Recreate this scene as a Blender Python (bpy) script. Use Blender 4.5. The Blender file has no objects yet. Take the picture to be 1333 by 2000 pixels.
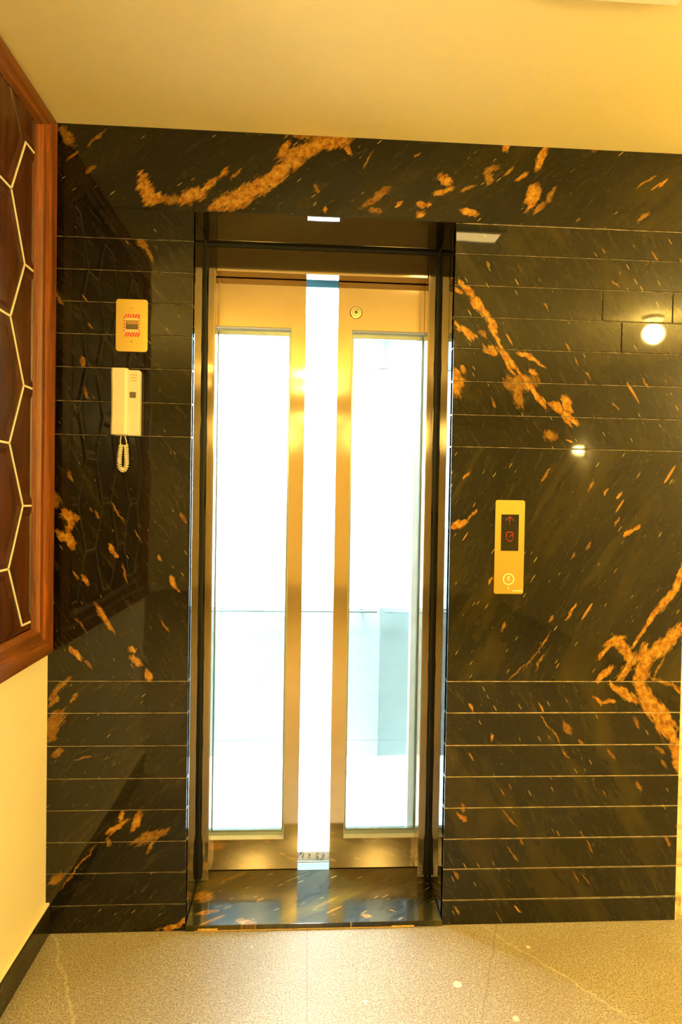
import bpy, bmesh, math, random
from mathutils import Vector, Matrix
random.seed(7)
C = bpy.data.collections.new('elevator_lobby'); bpy.context.scene.collection.children.link(C)
S = bpy.context.scene

# ------------------------------------------------------------------ camera
cam_d = bpy.data.cameras.new('camera'); cam = bpy.data.objects.new('camera', cam_d); C.objects.link(cam)
cam_d.sensor_fit = 'VERTICAL'; cam_d.sensor_height = 36.0; cam_d.lens = 36.0*1250/2000; cam_d.clip_start = 0.02
YAW, PITCH, ROLL = 0.05837, -0.01786, 0.01679
def cam_dir(x, y, z):                      # camera space: x right, y forward, z up
    c, s = math.cos(ROLL), math.sin(ROLL); x, z = c*x-s*z, s*x+c*z
    c, s = math.cos(PITCH), math.sin(PITCH); y, z = c*y-s*z, s*y+c*z
    c, s = math.cos(YAW), math.sin(YAW); x, y = c*x+s*y, -s*x+c*y
    return Vector((x, y, z))
cx_, cy_, cz_ = cam_dir(1,0,0), cam_dir(0,0,1), -cam_dir(0,1,0)
M_ = Matrix((cx_, cy_, cz_)).transposed().to_4x4(); M_.translation = Vector((0, -1.936, 1.31))
cam.matrix_world = M_
S.camera = cam

# ------------------------------------------------------------------ world, exposure, light levels
S.view_settings.view_transform = 'Standard'; S.view_settings.look = 'None'
S.view_settings.gamma = 1.0; S.view_settings.use_curve_mapping = False
S.view_settings.exposure = 0.14
w = bpy.data.worlds.new('world'); S.world = w; w.use_nodes = True
w.node_tree.nodes['Background'].inputs[0].default_value = (1.0, 0.75, 0.35, 1)
w.node_tree.nodes['Background'].inputs[1].default_value = 0.05
WARM = (1.0, 0.69, 0.19)        # colour of the hall lamps
COOL = (0.86, 0.97, 1.0)        # colour of the cabin light
HALL_GLOBE = 225.0         # emission of the globe lamps
DOWNLIGHT = 300.0        # emission of the downlight lenses
PANEL = 16.0             # emission of the slim ceiling light
CABIN = 185.0                # emission of the cabin ceiling panel

# ------------------------------------------------------------------ helpers
WLOC = {}
def link(o, parent, loc):
    C.objects.link(o)
    WLOC[o.name] = Vector(loc)
    if parent:
        o.parent = parent; o.location = Vector(loc) - WLOC[parent.name]
    else:
        o.location = loc
def thing(name, label, cat, loc, group=None, kind=None):
    o = bpy.data.objects.new(name, None); o.empty_display_size = 0.05
    link(o, None, loc)
    if label: o['label'] = label
    if cat: o['category'] = cat
    if group: o['group'] = group
    if kind: o['kind'] = kind
    return o
def obj(name, bm, mat, parent=None, bevel=0, seg=2, smooth=False, label=None, kind=None, angle=35):
    me = bpy.data.meshes.new(name)
    loc = WLOC[parent.name] if parent else Vector((0,0,0))
    bmesh.ops.translate(bm, verts=bm.verts, vec=-loc)
    bmesh.ops.recalc_face_normals(bm, faces=bm.faces)
    bm.to_mesh(me); bm.free()
    mats = mat if isinstance(mat, (list, tuple)) else [mat]
    for m in mats: me.materials.append(m)
    o = bpy.data.objects.new(name, me); link(o, parent, loc)
    if smooth:
        for p in me.polygons: p.use_smooth = True
        me.set_sharp_from_angle(angle=math.radians(angle))
    if bevel:
        b = o.modifiers.new('bevel', 'BEVEL'); b.width = bevel; b.segments = seg; b.limit_method = 'ANGLE'
        b.harden_normals = False
    if label: o['label'] = label
    if kind: o['kind'] = kind
    return o
def box(bm, x0, x1, y0, y1, z0, z1, mi=0):
    v = [bm.verts.new(p) for p in ((x0,y0,z0),(x1,y0,z0),(x1,y1,z0),(x0,y1,z0),(x0,y0,z1),(x1,y0,z1),(x1,y1,z1),(x0,y1,z1))]
    for f in ((0,3,2,1),(4,5,6,7),(0,1,5,4),(1,2,6,5),(2,3,7,6),(3,0,4,7)):
        fc = bm.faces.new([v[i] for i in f]); fc.material_index = mi
    return v
def prism_xz(bm, pts, y0, y1, mi=0):       # outline in x,z; front at y0 (towards the hall), back at y1
    a = [bm.verts.new((x, y0, z)) for x, z in pts]; b = [bm.verts.new((x, y1, z)) for x, z in pts]
    n = len(pts)
    for fs in (a, b[::-1]): bm.faces.new(fs).material_index = mi
    for i in range(n): bm.faces.new((a[i], b[i], b[(i+1)%n], a[(i+1)%n])).material_index = mi
def rrect(x0, x1, z0, z1, r, n=6):
    P = []
    for cx, cz, a0 in ((x1-r,z0+r,-90),(x1-r,z1-r,0),(x0+r,z1-r,90),(x0+r,z0+r,180)):
        for i in range(n+1):
            a = math.radians(a0+90*i/n); P.append((cx+r*math.cos(a), cz+r*math.sin(a)))
    return P
def circ(cx, cz, r, n=32): return [(cx+r*math.cos(2*math.pi*i/n), cz+r*math.sin(2*math.pi*i/n)) for i in range(n)]
def ring(bm, cx, cz, r0, r1, y0, y1, n=32):
    o = [circ(cx,cz,r1,n), circ(cx,cz,r0,n)]
    V = [[[bm.verts.new((x,y,z)) for x,z in c] for y in (y0,y1)] for c in o]
    for i in range(n):
        j = (i+1)%n
        bm.faces.new((V[0][0][i],V[0][0][j],V[1][0][j],V[1][0][i]))
        bm.faces.new((V[0][1][i],V[1][1][i],V[1][1][j],V[0][1][j]))
        bm.faces.new((V[0][0][i],V[0][1][i],V[0][1][j],V[0][0][j]))
        bm.faces.new((V[1][0][i],V[1][0][j],V[1][1][j],V[1][1][i]))
def frame(bm, x0, x1, z0, z1, w, y0, y1, wz=None):      # rectangular ring
    wz = w if wz is None else wz
    O = ((x0,z0),(x1,z0),(x1,z1),(x0,z1)); I = ((x0+w,z0+wz),(x1-w,z0+wz),(x1-w,z1-wz),(x0+w,z1-wz))
    vo = [[bm.verts.new((x,y,z)) for x,z in O] for y in (y0,y1)]; vi = [[bm.verts.new((x,y,z)) for x,z in I] for y in (y0,y1)]
    for i in range(4):
        j = (i+1)%4
        bm.faces.new((vo[0][i],vo[0][j],vi[0][j],vi[0][i])); bm.faces.new((vo[1][i],vi[1][i],vi[1][j],vo[1][j]))
        bm.faces.new((vo[0][i],vo[1][i],vo[1][j],vo[0][j])); bm.faces.new((vi[0][i],vi[0][j],vi[1][j],vi[1][i]))
def tube(bm, pts, r, n=8, closed=False):
    pts = [Vector(p) for p in pts]; m = len(pts); rings = []
    t0 = (pts[1]-pts[0]).normalized(); u = t0.orthogonal().normalized()
    for i, p in enumerate(pts):
        t = (pts[min(i+1,m-1)]-pts[max(i-1,0)]).normalized()
        u = (u - t*u.dot(t)).normalized(); v = t.cross(u)
        rings.append([bm.verts.new(p+r*(u*math.cos(2*math.pi*k/n)+v*math.sin(2*math.pi*k/n))) for k in range(n)])
    for a, b in zip(rings, rings[1:]):
        for k in range(n): bm.faces.new((a[k],a[(k+1)%n],b[(k+1)%n],b[k]))
    bm.faces.new(rings[0][::-1]); bm.faces.new(rings[-1])
def lathe(bm, cx, cy, prof, n=40, axis='z', c3=0):      # prof: (radius, height)
    R = []
    for r, h in prof:
        R.append([bm.verts.new((cx+r*math.cos(2*math.pi*k/n), cy+r*math.sin(2*math.pi*k/n), h) if axis == 'z' else
                               (cx+r*math.cos(2*math.pi*k/n), h, cy+r*math.sin(2*math.pi*k/n))) for k in range(n)])
    for a, b in zip(R, R[1:]):
        for k in range(n): bm.faces.new((a[k],a[(k+1)%n],b[(k+1)%n],b[k]))
    bm.faces.new(R[0][::-1]); bm.faces.new(R[-1])
B = bmesh.new

# ------------------------------------------------------------------ materials
class NT:
    def __init__(s, name):
        s.m = bpy.data.materials.new(name); s.m.use_nodes = True; s.t = s.m.node_tree
        s.b = s.t.nodes['Principled BSDF']; s.out = s.t.nodes['Material Output']
    def n(s, ty, ins=None, **kw):
        x = s.t.nodes.new(ty)
        for k, v in kw.items(): setattr(x, k, v)
        for k, v in (ins or {}).items():
            if isinstance(v, bpy.types.NodeSocket): s.t.links.new(v, x.inputs[k])
            else: x.inputs[k].default_value = v
        return x
    def math(s, op, a, b=0.0, c=None, clamp=False):
        i = {0:a, 1:b}
        if c is not None: i[2] = c
        return s.n('ShaderNodeMath', i, operation=op, use_clamp=clamp).outputs[0]
    def mix(s, f, a, b, mode='MIX'):
        x = s.n('ShaderNodeMix', data_type='RGBA', blend_type=mode)
        for k, v in ((0,f),(6,a),(7,b)):
            if isinstance(v, bpy.types.NodeSocket): s.t.links.new(v, x.inputs[k])
            else: x.inputs[k].default_value = v if k == 0 else (*v[:3], 1)
        return x.outputs[2]
    def ramp(s, f, stops, interp='LINEAR'):
        x = s.n('ShaderNodeValToRGB', {0:f}); x.color_ramp.interpolation = interp
        e = x.color_ramp.elements
        while len(e) < len(stops): e.new(0.5)
        for q, (p, c) in zip(e, stops): q.position = p; q.color = (*c, 1) if len(c) == 3 else c
        return x.outputs[0]
    def rng(s, v, a, b, c=0.0, d=1.0): return s.n('ShaderNodeMapRange', {0:v,1:a,2:b,3:c,4:d}).outputs[0]
    def pos(s): return s.n('ShaderNodeNewGeometry').outputs['Position']
    def noise(s, vec, scale, detail=4, rough=0.55, dist=0.0):
        return s.n('ShaderNodeTexNoise', {'Vector':vec,'Scale':scale,'Detail':detail,'Roughness':rough,'Distortion':dist})
    def set(s, **kw):
        for k, v in kw.items():
            k = k.replace('_', ' ')
            if isinstance(v, bpy.types.NodeSocket): s.t.links.new(v, s.b.inputs[k])
            else: s.b.inputs[k].default_value = (*v, 1) if isinstance(v, tuple) and len(v) == 3 else v
        return s.m
    def bump(s, h, strength, dist):
        x = s.n('ShaderNodeBump', {'Height':h,'Strength':strength,'Distance':dist}); s.t.links.new(x.outputs[0], s.b.inputs['Normal'])
def simple(name, col, rough=0.5, metal=0.0, var=0.06, scale=30, **kw):
    t = NT(name); nz = t.noise(t.pos(), scale)
    c = t.mix(t.rng(nz.outputs[0], .3, .7), tuple(x*(1-var) for x in col), tuple(min(1, x*(1+var)) for x in col))
    t.set(Base_Color=c, Roughness=rough, Metallic=metal, **kw); return t.m
def emis(name, col, strength):
    t = NT(name); return t.set(Base_Color=(.8,.8,.8), Emission_Color=col, Emission_Strength=strength, Roughness=.5)

def stone(name, veins, zones, density=1.0, flat=False, cloud=1.0, rough=.035, soft=.05):
    """polished black granite with rust gold veins; zones = [(z_low, angle in degrees of the grain)] read upwards"""
    t = NT(name); P = t.pos()
    xyz = t.n('ShaderNodeSeparateXYZ', {0:P})
    if flat: PV = t.n('ShaderNodeCombineXYZ', {0:xyz.outputs[0],1:0.0,2:xyz.outputs[1]}).outputs[0]
    else: PV = t.n('ShaderNodeCombineXYZ', {0:t.math('ADD', xyz.outputs[0], t.math('MULTIPLY', xyz.outputs[1], .8)),1:0.0,2:xyz.outputs[2]}).outputs[0]
    zc = xyz.outputs[1] if flat else xyz.outputs[2]
    # grain vector per slab zone
    G = None
    for z0, ang in zones:
        g = t.n('ShaderNodeMapping', {'Vector':PV,'Rotation':(0, math.radians(ang), 0),'Location':(z0*1.7,0,z0*3.1)}).outputs[0]
        g = t.n('ShaderNodeMapping', {'Vector':g,'Scale':(1, 1, 4.2)}).outputs[0]
        if G is None: G = g
        else:
            x = t.n('ShaderNodeMix', data_type='VECTOR'); f = t.math('GREATER_THAN', zc, z0)
            t.t.links.new(f, x.inputs[0]); t.t.links.new(G, x.inputs[4]); t.t.links.new(g, x.inputs[5]); G = x.outputs[1]
    big = t.noise(G, 1.5, 5, .62, .5); fine = t.noise(G, 14, 6, .65, .4); streak = t.noise(G, 45, 3, .6)
    base = t.ramp(big.outputs[0], [(.34,(.0010,.0013,.0006)),(.5,tuple(cloud*q for q in (.007,.0065,.0012))),(.68,tuple(cloud*q for q in (.030,.023,.0030)))])
    base = t.mix(t.rng(fine.outputs[0], .52, .78), base, (.030,.020,.005))
    base = t.mix(t.rng(streak.outputs[0], .58, .74, 0, .35), base, (.06,.042,.012))
    # scattered slivers
    G2 = t.n('ShaderNodeMapping', {'Vector':G,'Scale':(1.0,1,1.9)}).outputs[0]
    vo = t.n('ShaderNodeTexVoronoi', {'Vector':G2,'Scale':6.0,'Randomness':1.0}, feature='F1')
    r = t.n('ShaderNodeSeparateColor', {0:vo.outputs['Color']})
    size = t.math('MULTIPLY', t.math('POWER', r.outputs[0], 12.0), .27*density)
    sl = t.math('SUBTRACT', size, t.math('ADD', vo.outputs['Distance'], t.math('MULTIPLY', t.math('SUBTRACT', fine.outputs[0], .5), .22)))
    slm = t.rng(sl, 0, .02)
    vo2 = t.n('ShaderNodeTexVoronoi', {'Vector':G2,'Scale':20.0,'Randomness':1.0}, feature='F1')
    r2 = t.n('ShaderNodeSeparateColor', {0:vo2.outputs['Color']})
    s2 = t.math('SUBTRACT', t.math('MULTIPLY', t.math('POWER', r2.outputs[1], 30.0), .27*density), vo2.outputs['Distance'])
    s2m = t.rng(s2, 0, .05)
    base = t.mix(t.math('MULTIPLY', slm, t.math('ADD', .15, t.math('MULTIPLY', r.outputs[1], .7))), base, (.34,.17,.025))
    base = t.mix(t.math('MULTIPLY', s2m, .7), base, (.45,.32,.10))
    # mapped veins
    wn = t.noise(PV, 26, 5, .7); wn2 = t.noise(PV, 7, 2, .5)
    a = t.n('ShaderNodeVectorMath', {0:wn.outputs['Color'],1:(.5,.5,.5)}, operation='SUBTRACT').outputs[0]
    a = t.n('ShaderNodeVectorMath', {0:a,1:(.030,0,.030)}, operation='MULTIPLY').outputs[0]
    W = t.n('ShaderNodeVectorMath', {0:PV,1:a}, operation='ADD').outputs[0]
    rag = t.noise(G, 20, 6, .75, .3); rag2 = t.noise(PV, 55, 4, .65)
    tot = None; dim = None
    for (x, z, ang, L, rr, tone) in veins:
        mp = t.n('ShaderNodeMapping', {'Vector':W,'Location':(x,0,z),'Rotation':(0,-ang,0),'Scale':(L,1,rr)}, vector_type='TEXTURE').outputs[0]
        d = t.n('ShaderNodeVectorMath', {0:mp}, operation='LENGTH').outputs['Value']
        if tone >= .75: tot = d if tot is None else t.math('MINIMUM', tot, d)
        else: dim = d if dim is None else t.math('MINIMUM', dim, d)
    gold = t.ramp(rag2.outputs[0], [(.28,(.07,.03,.003)),(.42,(.26,.10,.007)),(.54,(.38,.19,.016)),(.68,(.50,.30,.05)),(.82,(.62,.45,.15))])
    for d, k in ((dim, .5), (tot, .95)):
        if d is None: continue
        q = t.math('ADD', d, t.math('ADD', t.math('MULTIPLY', t.math('SUBTRACT', rag.outputs[0], .5), 3.0), t.math('MULTIPLY', t.math('SUBTRACT', rag2.outputs[0], .5), 1.0)))
        m = t.rng(q, .80, 1.25, k, 0.0)
        base = t.mix(m, base, gold)
    t.set(Base_Color=base, Roughness=.33, IOR=1.5, Specular_IOR_Level=soft, Coat_Weight=.85, Coat_Roughness=rough, Coat_IOR=1.5)
    wav = t.noise(PV, 3.2, 2, .5)
    bp = t.n('ShaderNodeBump', {'Height':wav.outputs[0],'Strength':.25,'Distance':.006}); t.t.links.new(bp.outputs[0], t.b.inputs['Coat Normal'])
    return t.m

VEINS_LINTEL=[(0.0691,2.3855,-2.843,0.0571,0.0223,1.00),(0.0029,2.3610,-2.729,0.0543,0.0223,1.00),(-0.0500,2.3244,-2.329,0.0520,0.0223,1.00),(-0.0996,2.2767,-2.414,0.0575,0.0223,1.00),(-0.1492,2.2396,-2.627,0.0469,0.0241,1.00),(-0.2017,2.2078,-2.577,0.0598,0.0258,1.00),(-0.2506,2.1928,-2.663,0.0476,0.0189,1.00),(-0.0771,2.3496,-2.090,0.0289,0.0120,0.80),(0.1172,2.3589,-1.164,0.0159,0.0086,0.90),(0.4124,2.2871,-0.597,0.0218,0.0155,0.90),(0.4076,2.2515,-2.758,0.0339,0.0069,1.00),(0.5461,2.2979,-1.550,0.0187,0.0138,0.70),(0.5518,2.3259,-2.690,0.0235,0.0086,0.70),(0.5971,2.3921,-1.403,0.0132,0.0086,0.80),(0.7082,2.3673,-1.960,0.0348,0.0120,0.80),(0.6837,2.2483,-1.950,0.0376,0.0189,0.80),(0.7068,2.2167,-2.337,0.0236,0.0086,0.60),(0.7411,2.2555,-1.982,0.0253,0.0069,0.50),(1.0955,2.3104,-2.416,0.0181,0.0034,0.80),(1.0331,2.2026,-2.502,0.0202,0.0069,0.70),(-0.4801,2.2202,-1.264,0.0427,0.0189,0.80),(-0.4574,2.1920,0.364,0.0331,0.0155,0.90),(-0.3440,2.2060,0.400,0.0431,0.0189,1.00),(-0.4015,2.1915,0.528,0.0238,0.0120,0.70),(-0.2934,2.2414,0.577,0.0272,0.0103,0.90),(-0.2518,2.2779,0.889,0.0204,0.0069,0.80),(-0.7087,2.3637,-0.944,0.0302,0.0138,0.35),(-0.6207,2.3651,0.751,0.0346,0.0052,0.50),(-0.6936,2.3051,0.700,0.0202,0.0034,0.60),(-0.6374,2.2720,0.582,0.0150,0.0069,0.50),(0.0509,2.1854,1.587,0.0108,0.0069,0.90),(0.2022,2.1858,-2.937,0.0173,0.0086,0.70),(0.2709,2.2071,0.734,0.0127,0.0060,1.00),(0.3403,2.2101,-0.543,0.0134,0.0086,0.80),(0.3638,2.2066,0.808,0.0091,0.0052,1.00),(0.3385,2.1809,0.450,0.0156,0.0086,0.90),(0.2031,2.2241,-2.502,0.0475,0.0103,0.30),(0.4836,2.2642,0.414,0.0217,0.0052,0.70),(0.6058,2.3191,-2.410,0.0185,0.0043,0.70),(0.4890,2.1935,-0.113,0.0277,0.0086,0.90),(-0.2170,2.2735,0.814,0.0242,0.0052,0.50),(0.8950,2.4073,-2.623,0.0322,0.0052,0.35),(0.0216,2.2427,-0.920,0.0112,0.0052,0.60),(0.1755,2.3374,-2.085,0.0229,0.0034,0.60),(0.3234,2.3574,0.590,0.0105,0.0034,0.70),(-0.0075,2.3961,2.982,0.0699,0.0086,0.20),(0.6474,2.3056,0.614,0.0219,0.0052,0.80),(1.0353,2.3054,0.581,0.0406,0.0026,0.50)]
VEINS_LEFT=[(-0.4872,2.0572,-0.512,0.0180,0.0103,0.50),(-0.4660,2.0265,-1.094,0.0287,0.0060,0.60),(-0.6564,1.7072,-1.319,0.0155,0.0069,0.50),(-0.6374,1.8130,-0.973,0.0138,0.0034,0.70),(-0.7384,1.3035,-1.133,0.0249,0.0138,0.50),(-0.6944,1.2505,-0.459,0.0258,0.0138,0.90),(-0.6868,1.2287,-1.691,0.0208,0.0103,0.90),(-0.6997,1.1853,-0.526,0.0300,0.0103,0.90),(-0.6885,1.1756,-1.247,0.0213,0.0103,0.90),(-0.5708,1.1581,-0.959,0.0155,0.0069,0.90),(-0.5557,1.1384,-1.104,0.0082,0.0034,0.90),(-0.6459,1.0613,-1.107,0.0147,0.0069,0.90),(-0.6720,1.0747,-0.788,0.0116,0.0034,0.70),(-0.5851,0.9458,-1.022,0.0463,0.0077,1.00),(-0.3865,1.0591,-1.038,0.0169,0.0069,1.00),(-0.3749,1.0377,-0.979,0.0134,0.0026,0.80),(-0.6699,0.8430,-0.793,0.0234,0.0069,0.80),(-0.6323,0.8094,-0.933,0.0123,0.0052,0.60),(-0.5040,0.8542,-0.324,0.0126,0.0086,0.80),(-0.4931,0.8220,-0.789,0.0208,0.0086,0.90),(-0.4557,0.7759,-1.174,0.0178,0.0086,1.00),(-0.5304,1.0853,-1.320,0.0228,0.0043,0.70),(-0.6143,1.2548,-1.245,0.0127,0.0034,0.60),(-0.7195,0.7360,-2.337,0.0418,0.0086,0.60),(-0.7325,0.6993,-2.271,0.0222,0.0069,0.35),(-0.6731,0.7122,-2.208,0.0171,0.0052,0.60),(-0.7290,0.6381,-2.218,0.0424,0.0172,0.60),(-0.7333,0.6205,-1.679,0.0379,0.0138,0.60),(-0.7223,0.5461,-2.452,0.0174,0.0086,0.60),(-0.5420,0.3224,-2.577,0.0362,0.0086,0.90),(-0.5303,0.3532,-1.876,0.0160,0.0069,0.80),(-0.4863,0.3387,-1.921,0.0307,0.0103,0.90),(-0.4434,0.2900,-2.810,0.0508,0.0155,0.35),(-0.4446,0.2636,-2.054,0.0239,0.0052,0.40),(-0.6594,0.1973,-2.234,0.0729,0.0034,0.50),(-0.7190,0.1689,-2.343,0.0258,0.0120,0.45),(-0.6416,0.5302,0.262,0.0263,0.0034,0.40),(-0.5701,0.2748,1.772,0.0126,0.0052,0.30),(-0.3808,0.0112,-3.036,0.0308,0.0069,0.80),(-0.6887,1.3649,-1.132,0.0171,0.0052,0.60),(-0.5480,1.2611,2.194,0.0343,0.0021,0.60),(-0.4912,1.1964,-1.122,0.0195,0.0021,0.60),(-0.3578,1.2503,-1.131,0.0156,0.0052,0.70),(-0.4288,1.1300,-0.979,0.0114,0.0034,0.70),(-0.4083,0.9245,-0.881,0.0192,0.0026,0.50),(-0.6513,0.9240,-0.873,0.0277,0.0021,0.50),(-0.7295,1.8938,-1.023,0.0234,0.0069,0.20),(-0.6467,1.6164,-1.175,0.0184,0.0052,0.40),(-0.3474,0.0269,-2.108,0.0180,0.0069,0.90)]
VEINS_RIGHT=[(0.4706,1.9762,-1.076,0.0166,0.0069,0.90),(0.4908,1.9537,-0.821,0.0304,0.0086,1.00),(0.5185,1.9174,-1.014,0.0350,0.0129,1.00),(0.5502,1.8812,-0.788,0.0370,0.0103,1.00),(0.5684,1.8460,-1.251,0.0256,0.0103,1.00),(0.5893,1.7999,-1.096,0.0392,0.0052,1.00),(0.6247,1.7479,-0.853,0.0386,0.0069,1.00),(0.6136,1.7429,-1.028,0.0495,0.0052,0.80),(0.6624,1.7028,-0.819,0.0271,0.0034,0.90),(0.7086,1.6453,-0.885,0.0480,0.0069,0.80),(0.4613,1.8519,-0.709,0.0185,0.0052,1.00),(0.4862,1.8309,-0.592,0.0299,0.0095,1.00),(0.4552,1.9579,-0.423,0.0142,0.0060,0.90),(0.5651,1.7742,-0.345,0.0264,0.0103,1.00),(0.5746,1.7776,-0.949,0.0191,0.0086,1.00),(0.4585,1.6769,-1.468,0.0429,0.0155,1.00),(0.4704,1.6741,-1.832,0.0182,0.0138,1.00),(0.4783,1.7172,-1.078,0.0115,0.0069,0.80),(0.6674,1.7648,-0.210,0.0194,0.0069,1.00),(0.6933,1.7562,-0.636,0.0257,0.0060,1.00),(0.7210,1.7374,-0.533,0.0164,0.0034,1.00),(0.6974,1.7140,-0.606,0.0142,0.0069,0.90),(0.7140,1.6910,-0.948,0.0145,0.0034,0.70),(0.7738,1.6093,-0.658,0.0234,0.0120,1.00),(0.8043,1.6163,-1.111,0.0300,0.0120,1.00),(0.8165,1.5788,-0.696,0.0309,0.0103,1.00),(0.8070,1.5691,-0.879,0.0308,0.0052,0.80),(0.7330,1.6303,2.145,0.0123,0.0034,0.90),(0.6597,1.6801,0.027,0.0491,0.0223,0.40),(0.6526,1.6415,-1.308,0.0342,0.0155,0.30),(0.7565,1.5207,-0.432,0.0177,0.0155,0.25),(0.5765,1.6153,-1.077,0.0136,0.0034,0.70),(1.0529,1.6908,-0.833,0.0157,0.0034,0.60),(0.9601,1.6156,-0.836,0.0149,0.0026,0.70),(0.7345,1.9155,-1.014,0.0150,0.0026,0.60),(0.8050,1.7925,-1.156,0.0116,0.0034,0.70),(0.8334,1.7509,-1.071,0.0129,0.0026,0.60),(0.8700,1.7110,-0.836,0.0148,0.0026,0.60),(1.0738,2.0801,-1.063,0.0172,0.0034,0.60),(0.9555,1.9907,-0.738,0.0158,0.0026,0.50),(0.5370,1.8263,-0.550,0.0135,0.0086,0.40),(0.5516,2.0366,-1.219,0.0080,0.0034,0.60),(0.8199,1.5032,-0.507,0.0125,0.0034,0.80),(0.4729,1.2402,0.429,0.0234,0.0086,1.00),(0.4759,1.2481,0.124,0.0206,0.0069,1.00),(0.5199,1.2739,0.797,0.0187,0.0034,0.80),(1.0157,1.2273,0.512,0.0222,0.0060,0.80),(1.0351,1.2404,0.791,0.0131,0.0069,0.80),(0.4937,1.3911,0.941,0.0189,0.0034,0.80),(0.7463,1.4038,0.953,0.0247,0.0034,0.70),(0.8896,1.3701,1.120,0.0173,0.0034,0.70),(0.9374,1.3503,1.041,0.0124,0.0034,0.80),(0.9801,1.3399,1.120,0.0138,0.0034,0.80),(0.9756,1.2594,0.923,0.0163,0.0034,0.60),(0.8844,1.1826,0.993,0.0146,0.0034,0.60),(0.5777,1.0714,1.055,0.0149,0.0043,0.90),(0.8341,0.9750,0.959,0.0308,0.0038,0.80),(0.7712,0.9555,0.936,0.0119,0.0043,0.60),(0.6698,0.7911,0.757,0.0367,0.0021,0.60),(0.7314,0.8550,0.953,0.0592,0.0026,0.60),(0.7387,0.8183,1.053,0.0259,0.0043,0.70),(0.6224,0.9308,1.215,0.0192,0.0043,0.60),(0.8364,1.1502,0.993,0.0138,0.0026,0.50),(1.1763,1.0795,-1.905,0.0563,0.0103,1.00),(1.1416,1.0165,-2.270,0.0458,0.0120,0.90),(1.0966,0.9647,-2.213,0.0436,0.0069,0.80),(1.0554,0.9002,-2.139,0.0401,0.0052,0.80),(0.9752,0.8846,0.366,0.0336,0.0120,0.90),(0.9969,0.8702,-0.868,0.0366,0.0172,1.00),(1.0190,0.8430,-1.034,0.0293,0.0138,0.90),(0.9448,0.8540,0.902,0.0267,0.0069,0.80),(1.1662,0.9031,-2.233,0.0459,0.0189,1.00),(1.1273,0.8691,-2.428,0.0524,0.0223,1.00),(1.0837,0.8271,-2.201,0.0567,0.0206,1.00),(1.0633,0.7852,-1.748,0.0433,0.0206,0.90),(1.0168,0.8004,-2.197,0.0517,0.0120,0.90),(0.9417,0.7802,-2.403,0.0332,0.0103,0.80),(1.1207,0.8062,-2.069,0.0362,0.0034,0.70),(1.0665,0.8520,-2.041,0.0302,0.0103,0.80),(0.9772,0.7401,-0.837,0.0214,0.0069,0.90),(1.0172,0.7183,-0.605,0.0436,0.0120,0.90),(1.0723,0.7271,-0.960,0.0546,0.0189,1.00),(1.1042,0.6762,-0.869,0.0605,0.0258,1.00),(1.1370,0.6292,-0.954,0.0578,0.0275,1.00),(1.1462,0.6559,-0.910,0.0433,0.0138,0.90),(1.1697,0.5870,-0.972,0.0371,0.0138,1.00),(1.1794,0.5342,-1.392,0.0455,0.0138,1.00),(1.1941,0.4837,-1.114,0.0294,0.0103,1.00),(1.1327,0.5410,-0.657,0.0170,0.0069,0.60),(1.1420,0.5020,-0.764,0.0181,0.0043,0.70),(0.9289,0.6999,-0.764,0.0186,0.0052,0.80),(0.9602,0.6951,0.222,0.0272,0.0060,0.80),(0.8313,0.6111,-1.016,0.0239,0.0086,0.60),(1.0508,0.6304,-1.137,0.0187,0.0069,0.70),(0.8730,0.5731,-0.960,0.0106,0.0052,0.70),(0.7468,0.6778,-0.961,0.0148,0.0034,0.80),(0.7675,0.6233,-0.930,0.0299,0.0021,0.60),(0.7927,0.5888,-1.038,0.0265,0.0034,0.70),(0.8283,0.5284,-0.962,0.0208,0.0034,0.70),(0.9725,0.5339,-0.959,0.0217,0.0043,0.60),(1.0677,0.4264,-1.026,0.0173,0.0043,0.50),(0.5258,0.6830,-1.012,0.0125,0.0034,0.90),(0.5913,0.5825,-1.466,0.0120,0.0026,0.90),(0.5290,0.5287,-1.089,0.0132,0.0026,0.60),(0.5057,0.3359,-0.692,0.0197,0.0077,0.80),(0.5083,0.3678,-1.173,0.0134,0.0052,0.70),(0.6606,0.3259,-0.851,0.0326,0.0026,0.70),(0.8850,0.2811,-0.861,0.0153,0.0026,0.60),(0.9124,0.2354,-1.188,0.0164,0.0026,0.60),(0.6678,0.2198,-0.894,0.0316,0.0026,0.60),(0.6946,0.2564,-1.170,0.0119,0.0034,0.40),(0.4902,0.1537,-0.890,0.0151,0.0052,0.60),(0.6838,0.0471,-0.736,0.0146,0.0026,0.80),(0.8685,0.1487,-1.087,0.0203,0.0021,0.50),(0.4923,0.0478,-0.891,0.0136,0.0034,0.70),(0.9000,0.1368,-0.926,0.0245,0.0021,0.50),(1.1620,0.2537,-1.054,0.0189,0.0052,0.40),(1.1420,0.7553,-0.354,0.0583,0.0052,0.50),(1.1875,0.7271,-0.856,0.0283,0.0052,0.80)]
SILL_VEINS=[(-.305,.147,1.2,.03,.026,1),(-.283,.064,.2,.035,.009,1),(-.158,.012,-.3,.03,.012,.9),(.214,.030,-.3,.016,.008,.9),(.02,.10,.6,.012,.003,.6),(-.12,.12,.7,.012,.004,.7),(.30,.05,-.6,.012,.003,.8),(-.22,.085,.6,.015,.004,.8)]
M_LINTEL = stone('black_granite_lintel', VEINS_LINTEL, [(-9,40)], .9, cloud=.65)
M_LEFT = stone('black_granite_left', VEINS_LEFT, [(-9,44),(.759,-60),(1.492,-50)], .7, cloud=.38)
def part(v, a, b): return [q for q in v if a-.03 < q[1] < b+.03]
M_RIGHT_TOP = stone('black_granite_right_top', part(VEINS_RIGHT,1.481,3), [(-9,-58)], .9)
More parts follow.
